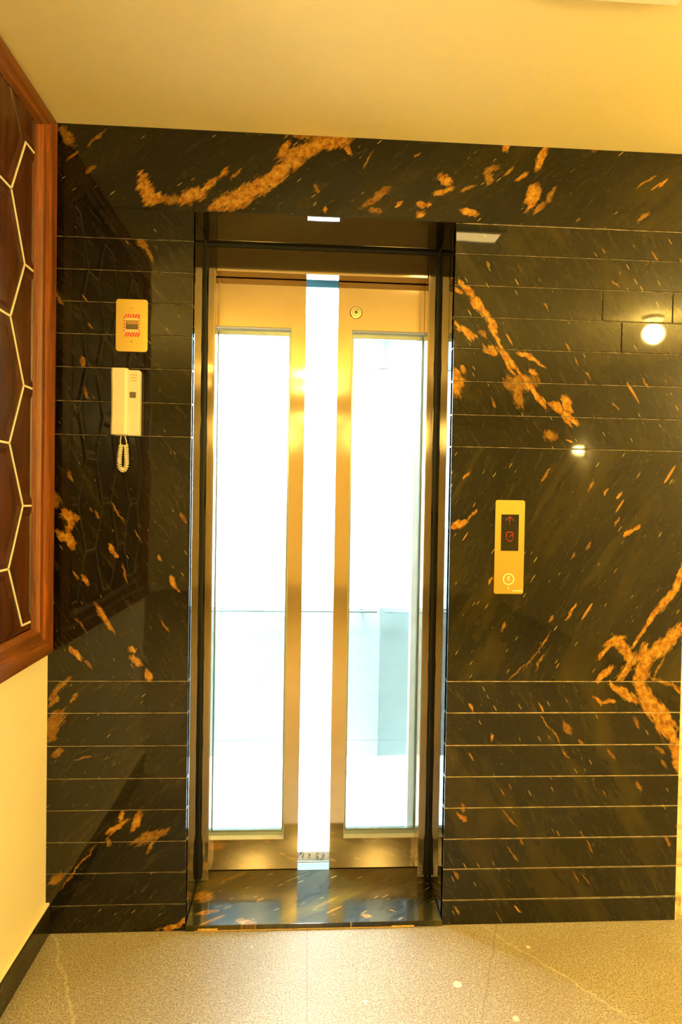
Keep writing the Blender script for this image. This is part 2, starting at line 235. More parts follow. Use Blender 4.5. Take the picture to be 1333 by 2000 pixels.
M_RIGHT_MID = stone('black_granite_right_slab', part(VEINS_RIGHT,.759,1.481), [(-9,58)], .9)
M_RIGHT_LOW = stone('black_granite_right_low', part(VEINS_RIGHT,-1,.759), [(-9,-60)], .9)
M_JAMB = stone('black_granite_jamb', [], [(-9,78)], .5, soft=0)
M_SOFFIT = stone('black_granite_soffit', [], [(-9,-30)], .4, flat=True, soft=0)
M_SILL = stone('black_granite_sill', SILL_VEINS, [(-9,35)], 1.2, flat=True, cloud=3.5, rough=.10)
M_SKIRT = stone('black_granite_skirting', [], [(-9,30)], .9)

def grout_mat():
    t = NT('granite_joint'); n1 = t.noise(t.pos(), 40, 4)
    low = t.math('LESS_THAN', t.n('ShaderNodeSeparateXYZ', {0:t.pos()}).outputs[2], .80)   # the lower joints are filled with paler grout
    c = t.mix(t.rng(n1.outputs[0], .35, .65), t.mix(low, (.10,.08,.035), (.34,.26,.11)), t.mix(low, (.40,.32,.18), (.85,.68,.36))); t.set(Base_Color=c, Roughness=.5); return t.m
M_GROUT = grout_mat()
def steel(name, col, rough, aniso=.0, scale=(900,900,6), bumps=.02):
    t = NT(name)
    mp = t.n('ShaderNodeMapping', {'Vector':t.pos(),'Scale':scale}).outputs[0]
    nz = t.noise(mp, 1.0, 3, .6)
    c = t.mix(nz.outputs[0], tuple(x*.93 for x in col), col)
    t.set(Base_Color=c, Metallic=1.0, Roughness=rough)
    if aniso:
        tg = t.n('ShaderNodeTangent', direction_type='RADIAL', axis='Z')
        t.t.links.new(tg.outputs[0], t.b.inputs['Tangent'])
        t.set(Anisotropic=aniso)
    return t.m
M_STEEL = steel('brushed_stainless', (.62,.51,.34), .10, .8)
M_TRIM = steel('grey_steel_bead', (.40,.48,.48), .25)
M_LIT_LEDGE = simple('lit_ledge_white', (.82,.85,.86), .35)  # white put in for cabin light on the steel glazing ledges
M_RAIL = steel('dark_rail_steel', (.12,.15,.16), .3)
M_CABSTEEL = steel('cabin_side_steel', (.42,.50,.52), .16)
M_PLATE = steel('brushed_brass_toned_plate', (.60,.47,.11), .36, 0, (6,900,900))
M_DARK = simple('black_sealant', (.006,.007,.005), .45)
M_SHAFT = simple('shaft_grey_paint', (.08,.10,.13), .6)
M_HEADER = simple('blue_grey_car_header', (.035,.12,.20), .35)
M_WHITE = simple('white_cabin_laminate', (.90,.93,.93), .35)
M_PALE = simple('pale_green_grey_cabin_panel', (.21,.26,.26), .25)
M_WALL_SHADE = simple('cabin_wall_shade', (.018,.026,.030), .5)  # near-black stands in for shade along the cabin wall top
M_CREAM = simple('cream_wall_paint', (.88,.80,.56), .6, var=.03, scale=3)
M_CEIL = simple('cream_ceiling_paint', (.88,.79,.46), .7, var=.02, scale=3)
M_PLASTIC = simple('ivory_plastic', (.76,.70,.56), .35, var=.02)
M_CORD = simple('ivory_cord_plastic', (.88,.80,.58), .4, var=.02)
M_GREYBTN = simple('grey_button_plastic', (.13,.11,.05), .4)
M_RED = simple('red_warning_print', (.62,.06,.015), .5)
M_CREAMPRINT = simple('cream_warning_print', (.86,.62,.30), .5)
M_PLATE2 = steel('bright_yellow_toned_plate', (.92,.70,.20), .30, 0, (6,900,900))
M_SCREW = steel('screw_steel', (.45,.38,.22), .4)
M_DISPLAY = simple('dark_display_glass', (.012,.010,.004), .12)
M_LED = emis('red_led', (1.0,.010,.008), 1.6); M_LED.node_tree.nodes['Principled BSDF'].inputs['Base Color'].default_value = (.02,0,0,1)
M_MARK = simple('pale_etched_marking', (.98,.93,.70), .5)
M_BRASS = simple('gilt_inlay_strip', (.92,.85,.66), .38, var=.02)
M_FIX = simple('white_lamp_housing', (.9,.88,.82), .4)
M_HALL_LAMP = emis('warm_lamp_glass', WARM, HALL_GLOBE)
M_FILL_GLOBE = emis('fill_globe_glow', WARM, HALL_GLOBE*.17)  # glow of the added fill globes behind the viewer
M_DOWN = emis('warm_downlight_lens', WARM, DOWNLIGHT)
M_CABIN_LIGHT = emis('cool_cabin_diffuser', COOL, CABIN)
M_PANEL_LIGHT = emis('ceiling_panel_diffuser', (1.0,.66,.22), PANEL)

def floor_mat():
    t = NT('speckled_granite_floor'); P = t.pos()
    n1 = t.noise(P, 210, 2, .7); n2 = t.noise(P, 70, 3, .6); n3 = t.noise(P, 4, 4, .6); n4 = t.noise(P, 14, 4, .6)
    c = t.ramp(n1.outputs[0], [(.32,(.10,.095,.075)),(.46,(.40,.37,.31)),(.58,(.55,.51,.44)),(.72,(.80,.76,.68))])
    c = t.mix(t.rng(n2.outputs[0], .35, .65), t.mix(.45, c, (.26,.24,.20)), c)
    c = t.mix(t.rng(n3.outputs[0], .4, .7, 0, .35), c, (.26,.20,.12))
    c = t.mix(1.0, c, (.90,.87,.80), 'MULTIPLY')
    vo = t.n('ShaderNodeTexVoronoi', {'Vector':P,'Scale':16.0}, feature='F1')
    r = t.n('ShaderNodeSeparateColor', {0:vo.outputs['Color']})
    s = t.math('SUBTRACT', t.math('MULTIPLY', t.math('POWER', r.outputs[0], 7.0), .22), t.math('ADD', vo.outputs['Distance'], t.math('MULTIPLY', t.math('SUBTRACT', n4.outputs[0], .5), .15)))
    c = t.mix(t.rng(s, 0, .05, 0, .75), c, (.85,.80,.70))
    x = t.n('ShaderNodeSeparateXYZ', {0:P})
    # tile joints and a few pale scratches, all in floor metres
    def line(x0, y0, x1, y1, wd, soft):
        L = math.hypot(x1-x0, y1-y0); nx, ny = -(y1-y0)/L, (x1-x0)/L
        d = t.math('ADD', t.math('MULTIPLY', t.math('SUBTRACT', x.outputs[0], x0), nx), t.math('MULTIPLY', t.math('SUBTRACT', x.outputs[1], y0), ny))
        d = t.math('ABSOLUTE', t.math('ADD', d, t.math('MULTIPLY', t.math('SUBTRACT', n4.outputs[0], .5), soft)))
        return t.rng(d, wd*.5, wd*1.2, 1, 0)
    g = t.mix(.5, c, (.10,.08,.05))
    c = t.mix(t.math('MULTIPLY', line(.030,0,.0285,-.36,.0026,.0), .75), c, g)
    for ln, k in (((-.697,-.057,-.549,-.336,.005,.05),.30),((.617,-.058,.803,-.304,.0045,.05),.30),):
        c = t.mix(t.math('MULTIPLY', t.math('MULTIPLY', line(*ln), k), t.rng(n2.outputs[0], .3, .6)), c, (.85,.78,.62))
    c = t.mix(t.math('MULTIPLY', line(.58,-.10,.466,-.374,.003,.02), .45), c, (.20,.17,.12))
    t.set(Base_Color=c, Roughness=t.rng(n2.outputs[0], .3, .7, .30, .48), Specular_IOR_Level=.4); return t.m
M_FLOOR = floor_mat()
def cabin_floor():
    t = NT('white_cabin_marble'); P = t.pos()
    mp = t.n('ShaderNodeMapping', {'Vector':P,'Rotation':(0,0,.35),'Scale':(1,3.2,1)}).outputs[0]
    n = t.noise(mp, 3.6, 8, .68, 1.2)
    v = t.math('ABSOLUTE', t.math('SUBTRACT', n.outputs[0], .5)); k = t.noise(mp, 30, 4, .7)
    m = t.math('MULTIPLY', t.rng(v, 0, .016, 1, 0), t.rng(k.outputs[0], .44, .52))
    t.set(Base_Color=t.mix(m, (.86,.87,.87), (.008,.009,.010)), Roughness=.45, Specular_IOR_Level=.04); return t.m
M_CABFLOOR = cabin_floor()
def wood(name, c0, c1, axis, gloss=.28):
    t = NT(name)
    sc = {'z':(34,34,2.0),'y':(34,2.0,34)}[axis]
    mp = t.n('ShaderNodeMapping', {'Vector':t.pos(),'Scale':sc}).outputs[0]
    n = t.noise(mp, 1.0, 5, .6, .8); n2 = t.noise(mp, 5, 4, .6)
    c = t.mix(t.rng(n.outputs[0], .35, .65), c0, c1)
    c = t.mix(t.rng(n2.outputs[0], .4, .62, 0, .35), c, tuple(x*.35 for x in c0))
    t.set(Base_Color=c, Roughness=gloss, Specular_IOR_Level=.5); return t.m
M_WOODF = wood('red_brown_frame_wood', (.10,.026,.003), (.33,.085,.006), 'z', .45)
M_WOODB = wood('red_brown_rail_wood', (.085,.027,.003), (.22,.068,.006), 'y', .5)
M_WOODP = wood('dark_red_panel_wood', (.026,.006,.001), (.085,.021,.003), 'z', .42)
def travertine():
    t = NT('ribbed_cream_stone'); mp = t.n('ShaderNodeMapping', {'Vector':t.pos(),'Scale':(3,3,34)}).outputs[0]
    n = t.noise(mp, 1.2, 5, .6, .6)
    t.set(Base_Color=t.ramp(n.outputs[0], [(.3,(.55,.42,.20)),(.48,(.86,.76,.50)),(.7,(.92,.84,.62))]), Roughness=.5)
    t.bump(n.outputs[0], .4, .01); return t.m
M_TRAV = travertine()
def glass_mat():
    t = NT('clear_door_glass')
    fr = t.n('ShaderNodeFresnel', {'IOR':1.5}).outputs[0]
    tr = t.n('ShaderNodeBsdfTransparent', {'Color':(.93,.98,.97,1)}).outputs[0]
    gl = t.n('ShaderNodeBsdfGlossy', {'Roughness':.01}).outputs[0]
    mx = t.n('ShaderNodeMixShader', {0:fr,1:tr,2:gl}).outputs[0]
    t.t.links.new(mx, t.out.inputs[0]); t.t.nodes.remove(t.b); return t.m
M_GLASS = glass_mat()

# ================================================================== the setting
CEIL = 2.40
XL, XR = -0.751, 1.194          # left corner and right end of the granite wall
OL, OR_, OT = -0.339, 0.449, 2.160   # stone opening
bm = B(); box(bm, -2.6, 2.7, -7.2, .02, -.12, 0); floor = obj('floor', bm, M_FLOOR, kind='structure')
bm = B(); box(bm, -2.6, 2.7, -7.2, .06, CEIL, CEIL+.12); obj('ceiling', bm, M_CEIL, kind='structure')
# granite clad wall
wall = thing('wall_back', None, None, (0,0,0), kind='structure')
T = .236; g = .0011; GL = .0016
def strips(x0, x1, zs, mat, name, vj={}, g=g):
    bm = B()
    for i, (zt, zb) in enumerate(zip(zs, zs[1:])):
        xs = [x0]+vj.get(i, [])+[x1]
        for a, b in zip(xs, xs[1:]):
            dy = 0
            box(bm, a+(g if a != x0 else 0), b-(g if b != x1 else 0), dy, .03, zb+g, zt-g)
    return obj(name, bm, mat, wall, bevel=.0012, seg=1)
ZL = [2.163,2.072,1.978,1.884,1.789,1.691,1.591,1.492,.759,.663,.564,.4655,.370,.274,.180,.083,0.0-g]
ZR = [2.159,2.068,1.973,1.877,1.7815,1.681,1.579,1.481,.759,.661,.560,.462,.365,.268,.174,.077,0.0-g]
strips(XL, OL, ZL, M_LEFT, 'left_cladding')
strips(OR_, XR, ZR[:8], M_RIGHT_TOP, 'right_cladding', {2:[.911,1.135], 3:[.974]})
strips(OR_, XR, ZR[7:9], M_RIGHT_MID, 'right_cladding')
strips(OR_, XR, ZR[8:], M_RIGHT_LOW, 'right_cladding', g=GL)
bm = B(); box(bm, XL, XR, 0, .03, OT+g, CEIL); obj('lintel_slab', bm, M_LINTEL, wall, bevel=.0012, seg=1)
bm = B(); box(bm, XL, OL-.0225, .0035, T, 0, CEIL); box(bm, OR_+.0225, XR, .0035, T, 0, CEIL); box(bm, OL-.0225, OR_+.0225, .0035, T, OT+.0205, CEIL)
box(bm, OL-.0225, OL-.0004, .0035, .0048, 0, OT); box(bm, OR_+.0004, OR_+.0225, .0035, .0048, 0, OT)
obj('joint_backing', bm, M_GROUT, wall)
bm = B(); box(bm, OL-.022, OL, .0050, T, .0, OT); obj('left_reveal', bm, M_JAMB, wall, bevel=.001, seg=1)
bm = B(); box(bm, OR_, OR_+.022, .0050, T, .0, OT); obj('right_reveal', bm, M_JAMB, wall, bevel=.001, seg=1)
bm = B(); box(bm, OL, OR_, .0005, T, OT, OT+.02); obj('soffit_slab', bm, M_SOFFIT, wall, bevel=.001, seg=1)
# wavy bead of sealant between reveals and steel posts
def sealant(x0, x1, side):
    bm = B(); n = 70; rows = []
    rnd = random.Random(3+side)
    for i in range(n+1):
        z = .02+(2.13)*i/n
        wv = .0022*math.sin(i*.55+side)+.0014*math.sin(i*1.31+2*side)+(.005 if i < 5 else 0)
        a, b = (x0, x1+wv) if side == 0 else (x0-wv, x1)
        rows.append([bm.verts.new((a,.2335,z)), bm.verts.new((b,.2335,z)), bm.verts.new((b,.262,z)), bm.verts.new((a,.262,z))])
    for r, s in zip(rows, rows[1:]):
        for k in range(4): bm.faces.new((r[k], r[(k+1)%4], s[(k+1)%4], s[k]))
    bm.faces.new(rows[0]); bm.faces.new(rows[-1])
    return bm
obj('sealant_bead', sealant(OL, -.3300, 0), M_DARK, wall, label='black wavy sealant line')
obj('sealant_bead', sealant(.4385, OR_, 1), M_DARK, wall, label='black wavy sealant line')
bm = B(); box(bm, OL+.001, OR_-.001, .2345, .262, 2.1502, OT); obj('sealant_bead', bm, M_DARK, wall, label='black sealant line under the soffit')
# cream wall with the ribbed finish past the granite
bm = B(); box(bm, XR, 2.7, .022, .10, 0, CEIL); obj('wall_beyond', bm, M_TRAV, kind='structure')
bm = B(); box(bm, XR, XR+.020, .002, .022, 0, .079); obj('trim_2', bm, M_GROUT, kind='structure', bevel=.001)
# left wall up to the lobby's open side
bm = B(); box(bm, XL-.15, XL, -1.15, 0.0, 0, CEIL); obj('wall_left', bm, M_CREAM, kind='structure')
bm = B(); box(bm, XL, XL+.013, -1.15, 0, 0, .089); obj('baseboard_left', bm, M_SKIRT, kind='structure', bevel=.0015)
bm = B(); box(bm, XL, XL+.0125, -1.15, 0, .0891, .096); obj('trim_1', bm, M_CREAM, kind='structure', bevel=.002)
bm = B(); box(bm, -2.6, XL-.15, -1.15, -1.0, 0, CEIL); obj('wall_side_passage', bm, M_CREAM, kind='structure')
bm = B(); box(bm, -2.75, -2.6, -7.2, -1.0, 0, CEIL); obj('wall_far_left', bm, M_CREAM, kind='structure')
bm = B(); box(bm, 2.7, 2.85, -7.2, .1, 0, CEIL); obj('wall_right', bm, M_CREAM, kind='structure')
bm = B(); box(bm, -2.75, 2.85, -7.35, -7.2, 0, CEIL); obj('wall_front', bm, M_CREAM, kind='structure')

# ================================================================== doorway sill
sill = thing('doorway_sill', 'polished black granite sill slab with a yellow patch, in front of the lift doors', 'sill', (.055,.1,0))
bm = B(); v = box(bm, OL+.0008, OR_-.0008, -.004, .297, 0.0005, .018)
for q in v[6:8]: q.co.z = .009          # the top falls slightly towards the doors
obj('slab', bm, M_SILL, sill, bevel=.0016, seg=2)
bm = B(); box(bm, OL+.03, OR_-.12, -.0052, -.0038, .001, .0035); box(bm, -.30,-.24,-.0054,-.0038,.001,.009); box(bm, .29,.36,-.0054,-.0038,.001,.006)
obj('cement_smear', bm, simple('ochre_cement', (.55,.36,.10), .8, var=.3, scale=120), sill, bevel=.0006, label='ochre cement smear along the front edge')

# ================================================================== landing doors
lift = thing('elevator_door', 'brushed steel lift door with two tall glazed leaves, standing slightly open', 'elevator door', (.055,.27,0))
FY = .235
bm = B(); box(bm, -.3042, .4122, FY, FY+.055, 2.070, 2.150); obj('header', bm, M_STEEL, lift, bevel=.0025, seg=3)
for nm, x0, x1 in (('post',-.3300,-.3046),('post',.4126,.4385)):
    bm = B(); box(bm, x0, x1, FY, FY+.062, 0.0110, 2.150); obj(nm, bm, M_STEEL, lift, bevel=.002, seg=3)
bm = B(); box(bm, -.40, .50, .298, .362, -.002, .003)
for y in (.302,.356): box(bm, -.40, .50, y-.004, y+.004, .003, .0055)
obj('track_sill', bm, M_TRIM, lift, bevel=.0008, seg=1, label='bright steel bottom track')
DY0, DY1 = .300, .345
GZ0, GZ1 = .117, 1.903
def leaf(x0, x1, gx0, gx1, key=None):
    bm = B()
    O = ((x0,.006),(x1,.006),(x1,2.10),(x0,2.10)); I = ((gx0,GZ0),(gx1,GZ0),(gx1,GZ1),(gx0,GZ1))
    vo = [[bm.verts.new((x,y,z)) for x,z in O] for y in (DY0,DY1)]; vi = [[bm.verts.new((x,y,z)) for x,z in I] for y in (DY0,DY1)]
    for i in range(4):
        j = (i+1)%4
        bm.faces.new((vo[0][i],vo[0][j],vi[0][j],vi[0][i])); bm.faces.new((vo[1][i],vi[1][i],vi[1][j],vo[1][j]))
        bm.faces.new((vo[0][i],vo[1][i],vo[1][j],vo[0][j])); bm.faces.new((vi[0][i],vi[0][j],vi[1][j],vi[1][i]))
    lf = obj('door_leaf', bm, M_STEEL, lift, bevel=.0012, seg=2)
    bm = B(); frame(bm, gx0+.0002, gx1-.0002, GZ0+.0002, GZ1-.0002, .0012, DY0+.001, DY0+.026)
    obj('lit_ledge', bm, M_LIT_LEDGE, lf)  # thin white strips painted as the cabin-lit ledge of the steel leaf
    bm = B(); frame(bm, gx0+.0002, gx1-.0002, GZ0+.0002, GZ1-.0002, .0085, DY0+.0262, DY1-.001, .0200)
    obj('glazing_bead', bm, M_TRIM, lf, bevel=.001, seg=2)
    bm = B(); box(bm, gx0+.006, gx1-.006, DY0+.032, DY0+.037, GZ0+.012, GZ1-.012)
    obj('glass_pane', bm, M_GLASS, lf)
    if key:
        kx, kz = key; bm = B()
        prof = [(.0215,DY0-.0002),(.0215,DY0-.002),(.0190,DY0-.004),(.0145,DY0-.0042),(.0130,DY0-.0016),(.0115,DY0-.0016),(.0095,DY0-.005),(.0055,DY0-.0055),(.005,DY0-.003),(.0015,DY0-.003),(.001,DY0-.005)]
        lathe(bm, kx, kz, prof, axis='y'); k = obj('key_cylinder', bm, M_TRIM2, lf, smooth=True)
        bm = B(); ring(bm, kx, kz, .0016, .0049, DY0-.0036, DY0-.0026, 24); box(bm, kx+.0055, kx+.0068, DY0-.0052, DY0-.003, kz+.007, kz+.014)
        obj('key_slot', bm, M_DARK, k)
    return lf
M_TRIM2 = steel('lock_steel', (.95,.80,.55), .22)
leaf(-.362, -.002, -.3125, -.0525)
leaf(.1095, .4695, .1590, .4190, (.1717,1.9649))

# ================================================================== lift cabin
cab = thing('elevator_cabin', 'white lift cabin seen through the glazed doors', 'elevator cabin', (-.07,.85,0))
CX0, CX1, CY0, CY1, CZ = -.56, .397, .47, 1.285, 2.185
bm = B(); box(bm, CX0, CX1, CY0-.065, CY1+.02, -.03, .012); obj('cabin_floor', bm, M_CABFLOOR, cab)
bm = B(); box(bm, CX0, CX1, CY1, CY1+.02, .012, .092); box(bm, CX0, CX1, CY1+.0025, CY1+.02, .092, .0945); box(bm, CX0, CX1, CY1, CY1+.02, .0945, .765)
obj('lower_back_panel', bm, M_PALE, cab, bevel=.0006, seg=1)
bm = B(); box(bm, CX0, CX1, CY1, CY1+.02, .767, 1.975); obj('upper_back_panel', bm, M_WHITE, cab, bevel=.0006, seg=1)
bm = B(); box(bm, CX0, CX1, CY1-.004, CY1+.02, 1.977, CZ); obj('wall_shade_band', bm, M_WALL_SHADE, cab, bevel=.0006, seg=1)  # dark band painted for the part of the wall not directly lit
bm = B(); box(bm, CX1, CX1+.02, .40, CY1+.02, .012, CZ); obj('side_wall', bm, M_CABSTEEL, cab)
bm = B(); box(bm, CX1-.002, CX1+.06, .366, .40, .012, CZ-.1); obj('front_return', bm, M_WHITE, cab)
bm = B(); box(bm, CX0-.02, CX0, CY0, CY1+.02, .012, CZ); obj('side_wall', bm, M_WHITE, cab)
bm = B(); box(bm, CX0-.02, CX1+.02, CY0-.03, CY1+.02, CZ, CZ+.03); obj('cabin_ceiling', bm, M_WHITE, cab)
bm = B(); box(bm, -.42, .26, .56, 1.20, CZ-.018, CZ-.001); obj('ceiling_light', bm, M_CABIN_LIGHT, cab, bevel=.004, label='white glowing ceiling panel')
bm = B(); box(bm, CX0, CX1, .425, .455, 2.090, CZ+.03); obj('car_header', bm, M_HEADER, cab, bevel=.001, label='dark blue grey header above the cabin entrance')
bm = B(); box(bm, CX0-.02, -.36, CY0-.03, CY0, .012, CZ); obj('front_return', bm, M_WHITE, cab)
bm = B(); tube(bm, [(-.50,CY1-.045,.757),(.375,CY1-.045,.757)], .0055, 12)
for x in (-.40,.30): box(bm, x-.006, x+.006, CY1-.045, CY1, .7525, .7615)
obj('handrail', bm, M_RAIL, cab, smooth=True)

# ================================================================== emergency switch plate
Y0 = -.0005
pl = thing('emergency_switch', 'yellow metal switch plate with a red striped square, above the wall phone', 'switch', (-.5158,0,1.8168))
bm = B(); prism_xz(bm, rrect(-.5622,-.4696,1.7395,1.8938,.009), -.003, Y0); obj('plate', bm, M_PLATE2, pl, bevel=.0007, seg=2)
bm = B(); box(bm, -.5385,-.4925,-.0036,-.003,1.7830,1.8500); obj('warning_label', bm, M_CREAMPRINT, pl)
bm = B()
def stripes(z0, z1, n):
    for i in range(n):
        x = -.5375+i*(.0445/n); w_ = .0048; sh = (z1-z0)*.45
        prism_xz(bm, [(x,z0),(x+w_,z0),(x+w_+sh*.9,z1),(x+sh*.9,z1)], -.0040, -.0036)
stripes(1.7833,1.7965,6); stripes(1.8390,1.8498,6)
for i in range(5):
    z = 1.7975+i*.0092
    prism_xz(bm, [(-.5385,z),(-.5352,z+.003),(-.5352,z+.0085),(-.5385,z+.0055)], -.0040, -.0036)
    prism_xz(bm, [(-.4955,z),(-.4926,z+.003),(-.4926,z+.0085),(-.4955,z+.0055)], -.0040, -.0036)
obj('warning_stripes', bm, M_RED, pl, label='red diagonal stripes')
bm = B(); prism_xz(bm, rrect(-.5325,-.4965,1.8050,1.8310,.002), -.0055, -.0036); rk = obj('rocker_window', bm, M_GREYBTN, pl, bevel=.0008)
bm = B(); box(bm, -.531,-.498,-.0066,-.0055,1.8195,1.8290); obj('rocker', bm, simple('amber_rocker', (.42,.24,.06), .35), rk, bevel=.0006)
for z in (1.8670,1.7690):
    bm = B(); lathe(bm, -.5158, z, [(.0028,-.0030),(.0026,-.0040),(.0008,-.0043)], 16, 'y'); obj('screw', bm, M_SCREW, pl, smooth=True)

# ================================================================== wall phone
ph = thing('intercom_phone', 'ivory wall intercom handset with a coiled cord, left of the lift', 'intercom', (-.5250,0,1.5870))
x0, x1, z0, z1 = -.5650, -.4850, 1.4900, 1.6830
bm = B(); prism_xz(bm, rrect(x0+.004,x1,z0,z1-.0015,.004), -.026, Y0); bs = obj('base', bm, M_PLASTIC, ph, bevel=.0025, seg=3)
bm = B()
secs = 24; rows = []
for i in range(secs+1):
    z = z0+.001+(z1-z0-.0)*i/secs; t_ = i/secs
    bul = .004*(math.exp(-((t_-.1)/.14)**2)+math.exp(-((t_-.9)/.14)**2))
    d = .040+bul
    rows.append([bm.verts.new(p) for p in ((x0,-.0265,z),(x0,-d+.008,z),(x0+.006,-d,z),(x0+.042,-d,z),(x0+.0485,-d+.008,z),(x0+.0485,-.0265,z))])
for a, b in zip(rows, rows[1:]):
    for k in range(6): bm.faces.new((a[k],a[(k+1)%6],b[(k+1)%6],b[k]))
bm.faces.new(rows[0]); bm.faces.new(rows[-1])
obj('handset', bm, M_PLASTIC, ph, bevel=.0015, seg=2, smooth=True)
bm = B()
for k in range(3): box(bm, -.5120+.0,-.4925,-.0268,-.0258,1.6480+k*.0085,1.6515+k*.0085)
obj('speaker_slots', bm, simple('slot_shadow_plastic', (.55,.46,.20), .6), ph)
bm = B(); prism_xz(bm, rrect(-.5130,-.4955,1.6000,1.6170,.001), -.0282, -.0258); obj('call_button', bm, M_GREYBTN, ph, bevel=.0006, label='grey square button')
# coiled cord: two straight leads and a hanging loop of coil
def loop(t_):
    # centre line of the coil: down the left side, round the bottom, up the right side
    if t_ < .36: k = t_/.36; return Vector((-.5400-.0045*math.sin(k*math.pi*.5), -.014, 1.4640-.056*k))
    if t_ > .64: k = (1-t_)/.36; return Vector((-.5260+.0025*math.sin(k*math.pi*.5), -.014, 1.4640-.056*k))
    k = (t_-.36)/.28*math.pi; return Vector((-.5340-.0105*math.cos(k), -.014, 1.4080-.0190*math.sin(k)))
bm = B(); pts = []; N = 1700; turns = 31
for i in range(N+1):
    t_ = i/N; c = loop(t_); d = (loop(min(1,t_+.004))-loop(max(0,t_-.004))).normalized()
    u = Vector((0,1,0)); v = d.cross(u); a = 2*math.pi*turns*t_
    pts.append(c+.0058*(u*math.cos(a)+v*math.sin(a)))
tube(bm, pts, .00155, 6)
tube(bm, [(-.5395,-.016,1.4900),(-.5425,-.013,1.4760),(-.5420,-.012,1.4630)], .0016, 8)
tube(bm, [(-.5290,-.016,1.4900),(-.5255,-.013,1.4760),(-.5240,-.012,1.4630)], .0016, 8)
obj('coiled_cord', bm, M_CORD, ph, smooth=True)

# ================================================================== call panel
cp = thing('call_panel', 'gold toned lift call panel with red digital floor display, right of the doors', 'call panel', (.634,0,1.176))
bm = B(); prism_xz(bm, rrect(.5880,.6805,1.0310,1.3200,.007), -.003, Y0); obj('plate', bm, M_PLATE, cp, bevel=.0008, seg=2)
bm = B(); box(bm, .6070,.6620,-.0036,-.0029,1.1640,1.2760); ds = obj('display', bm, M_DISPLAY, cp, bevel=.0002, seg=1, label='dark display window')
def dots(cx, cz, rows, p, name):
    bm = B(); h = len(rows); w_ = len(rows[0])
    for r, row in enumerate(rows):
        for c, ch in enumerate(row):
            if ch == '#':
                x = cx+(c-(w_-1)/2)*p; z = cz-(r-(h-1)/2)*p
                prism_xz(bm, circ(x, z, p*.33, 10), -.0041, -.0036)
    obj(name, bm, M_LED, ds)
dots(.6330,1.2590,["...#...","..###..",".#.#.#.","#..#..#","...#...",".......","...#..."], .0036, 'arrow_light')
dots(.6340,1.2080,[".#####.","#.....#","#....##","#...#.#","#..#..#",".......","#.....#",".#...#.","..###.."], .0034, 'floor_digit')
bm = B(); ring(bm, .6330, 1.0770, .0150, .0178, -.0048, -.0030, 40); bt = obj('button_ring', bm, M_MARK, cp, bevel=.0004)
bm = B(); prism_xz(bm, circ(.6330,1.0770,.0147,36), -.0042, -.0030); bt = obj('call_button', bm, M_PLATE, cp, bevel=.0006)
bm = B(); prism_xz(bm, [(.6330,1.0875),(.6300,1.0830),(.6318,1.0810),(.6280,1.0720),(.6298,1.0712),(.6330,1.0790),(.6362,1.0712),(.6380,1.0720),(.6342,1.0810),(.6360,1.0830)], -.0047, -.0042)
obj('arrow_mark', bm, M_MARK, bt)
bm = B(); frame(bm, .6312,.6350,1.0455,1.0525,.0009,-.0033,-.0030)
for i, x in enumerate((.6470,.6515,.6560,.6605,.6650,.6695,.6735)):   # the maker's mark, unreadable in the photo: seven small strokes
    box(bm, x, x+.0030, -.0033, -.0030, 1.0395+(.0006 if i%2 else 0), 1.0430)
obj('etched_marks', bm, M_MARK, cp)

# ================================================================== carved wood panel on the left wall
wp = thing('carved_wood_panel', 'red brown carved wood wall panel with pale honeycomb inlay', 'wood panel', (XL,-.58,.85))
PY0, PY1, PZ0, PZ1 = -1.13, -.022, .850, 2.385
def rail(bm, a, b, along, zsign):
    pass
def profile_frame(bm):
    # mitred moulding: profile of (inset from the outer edge, height off the wall)
    prof = [(0,.001),(0,.020),(.006,.026),(.030,.030),(.050,.026),(.060,.018),(.070,.020),(.092,.022),(.100,.014),(.108,.010),(.112,.001)]
    R = []
    for d, h in prof:
        R.append([bm.verts.new((XL+h, y, z)) for y, z in ((PY0+d,PZ0+d*.85),(PY1-d,PZ0+d*.85),(PY1-d,PZ1-d*.6),(PY0+d,PZ1-d*.6))])
    for a, b in zip(R, R[1:]):
        for k in range(4):
            f = bm.faces.new((a[k],a[(k+1)%4],b[(k+1)%4],b[k])); f.material_index = 1 if k in (0,2) else 0
bm = B(); profile_frame(bm); obj('frame', bm, [M_WOODF, M_WOODB], wp, smooth=True, angle=28)
YA, YB, ZP = -.205, -.285, .3160          # zigzag of the first inlay column
IY0, IY1, IZ0, IZ1 = PY0+.112, -.148, PZ0+.095, PZ1-.067
def cells():
    out = []; k = 0; amp = .08; strut = .10
    zr0 = .966; zl0 = zr0+ZP/2
    # vertex columns from right to left
    cols = []; y = YA
    while y > IY0-.3:
        cols.append((y, y-amp, zr0 if k%2 == 0 else zl0)); y -= amp+strut; k += 1
    return cols, amp, strut
cols, amp, strut = cells()
bm = B()
def clip(v, a, b): return max(a, min(b, v))
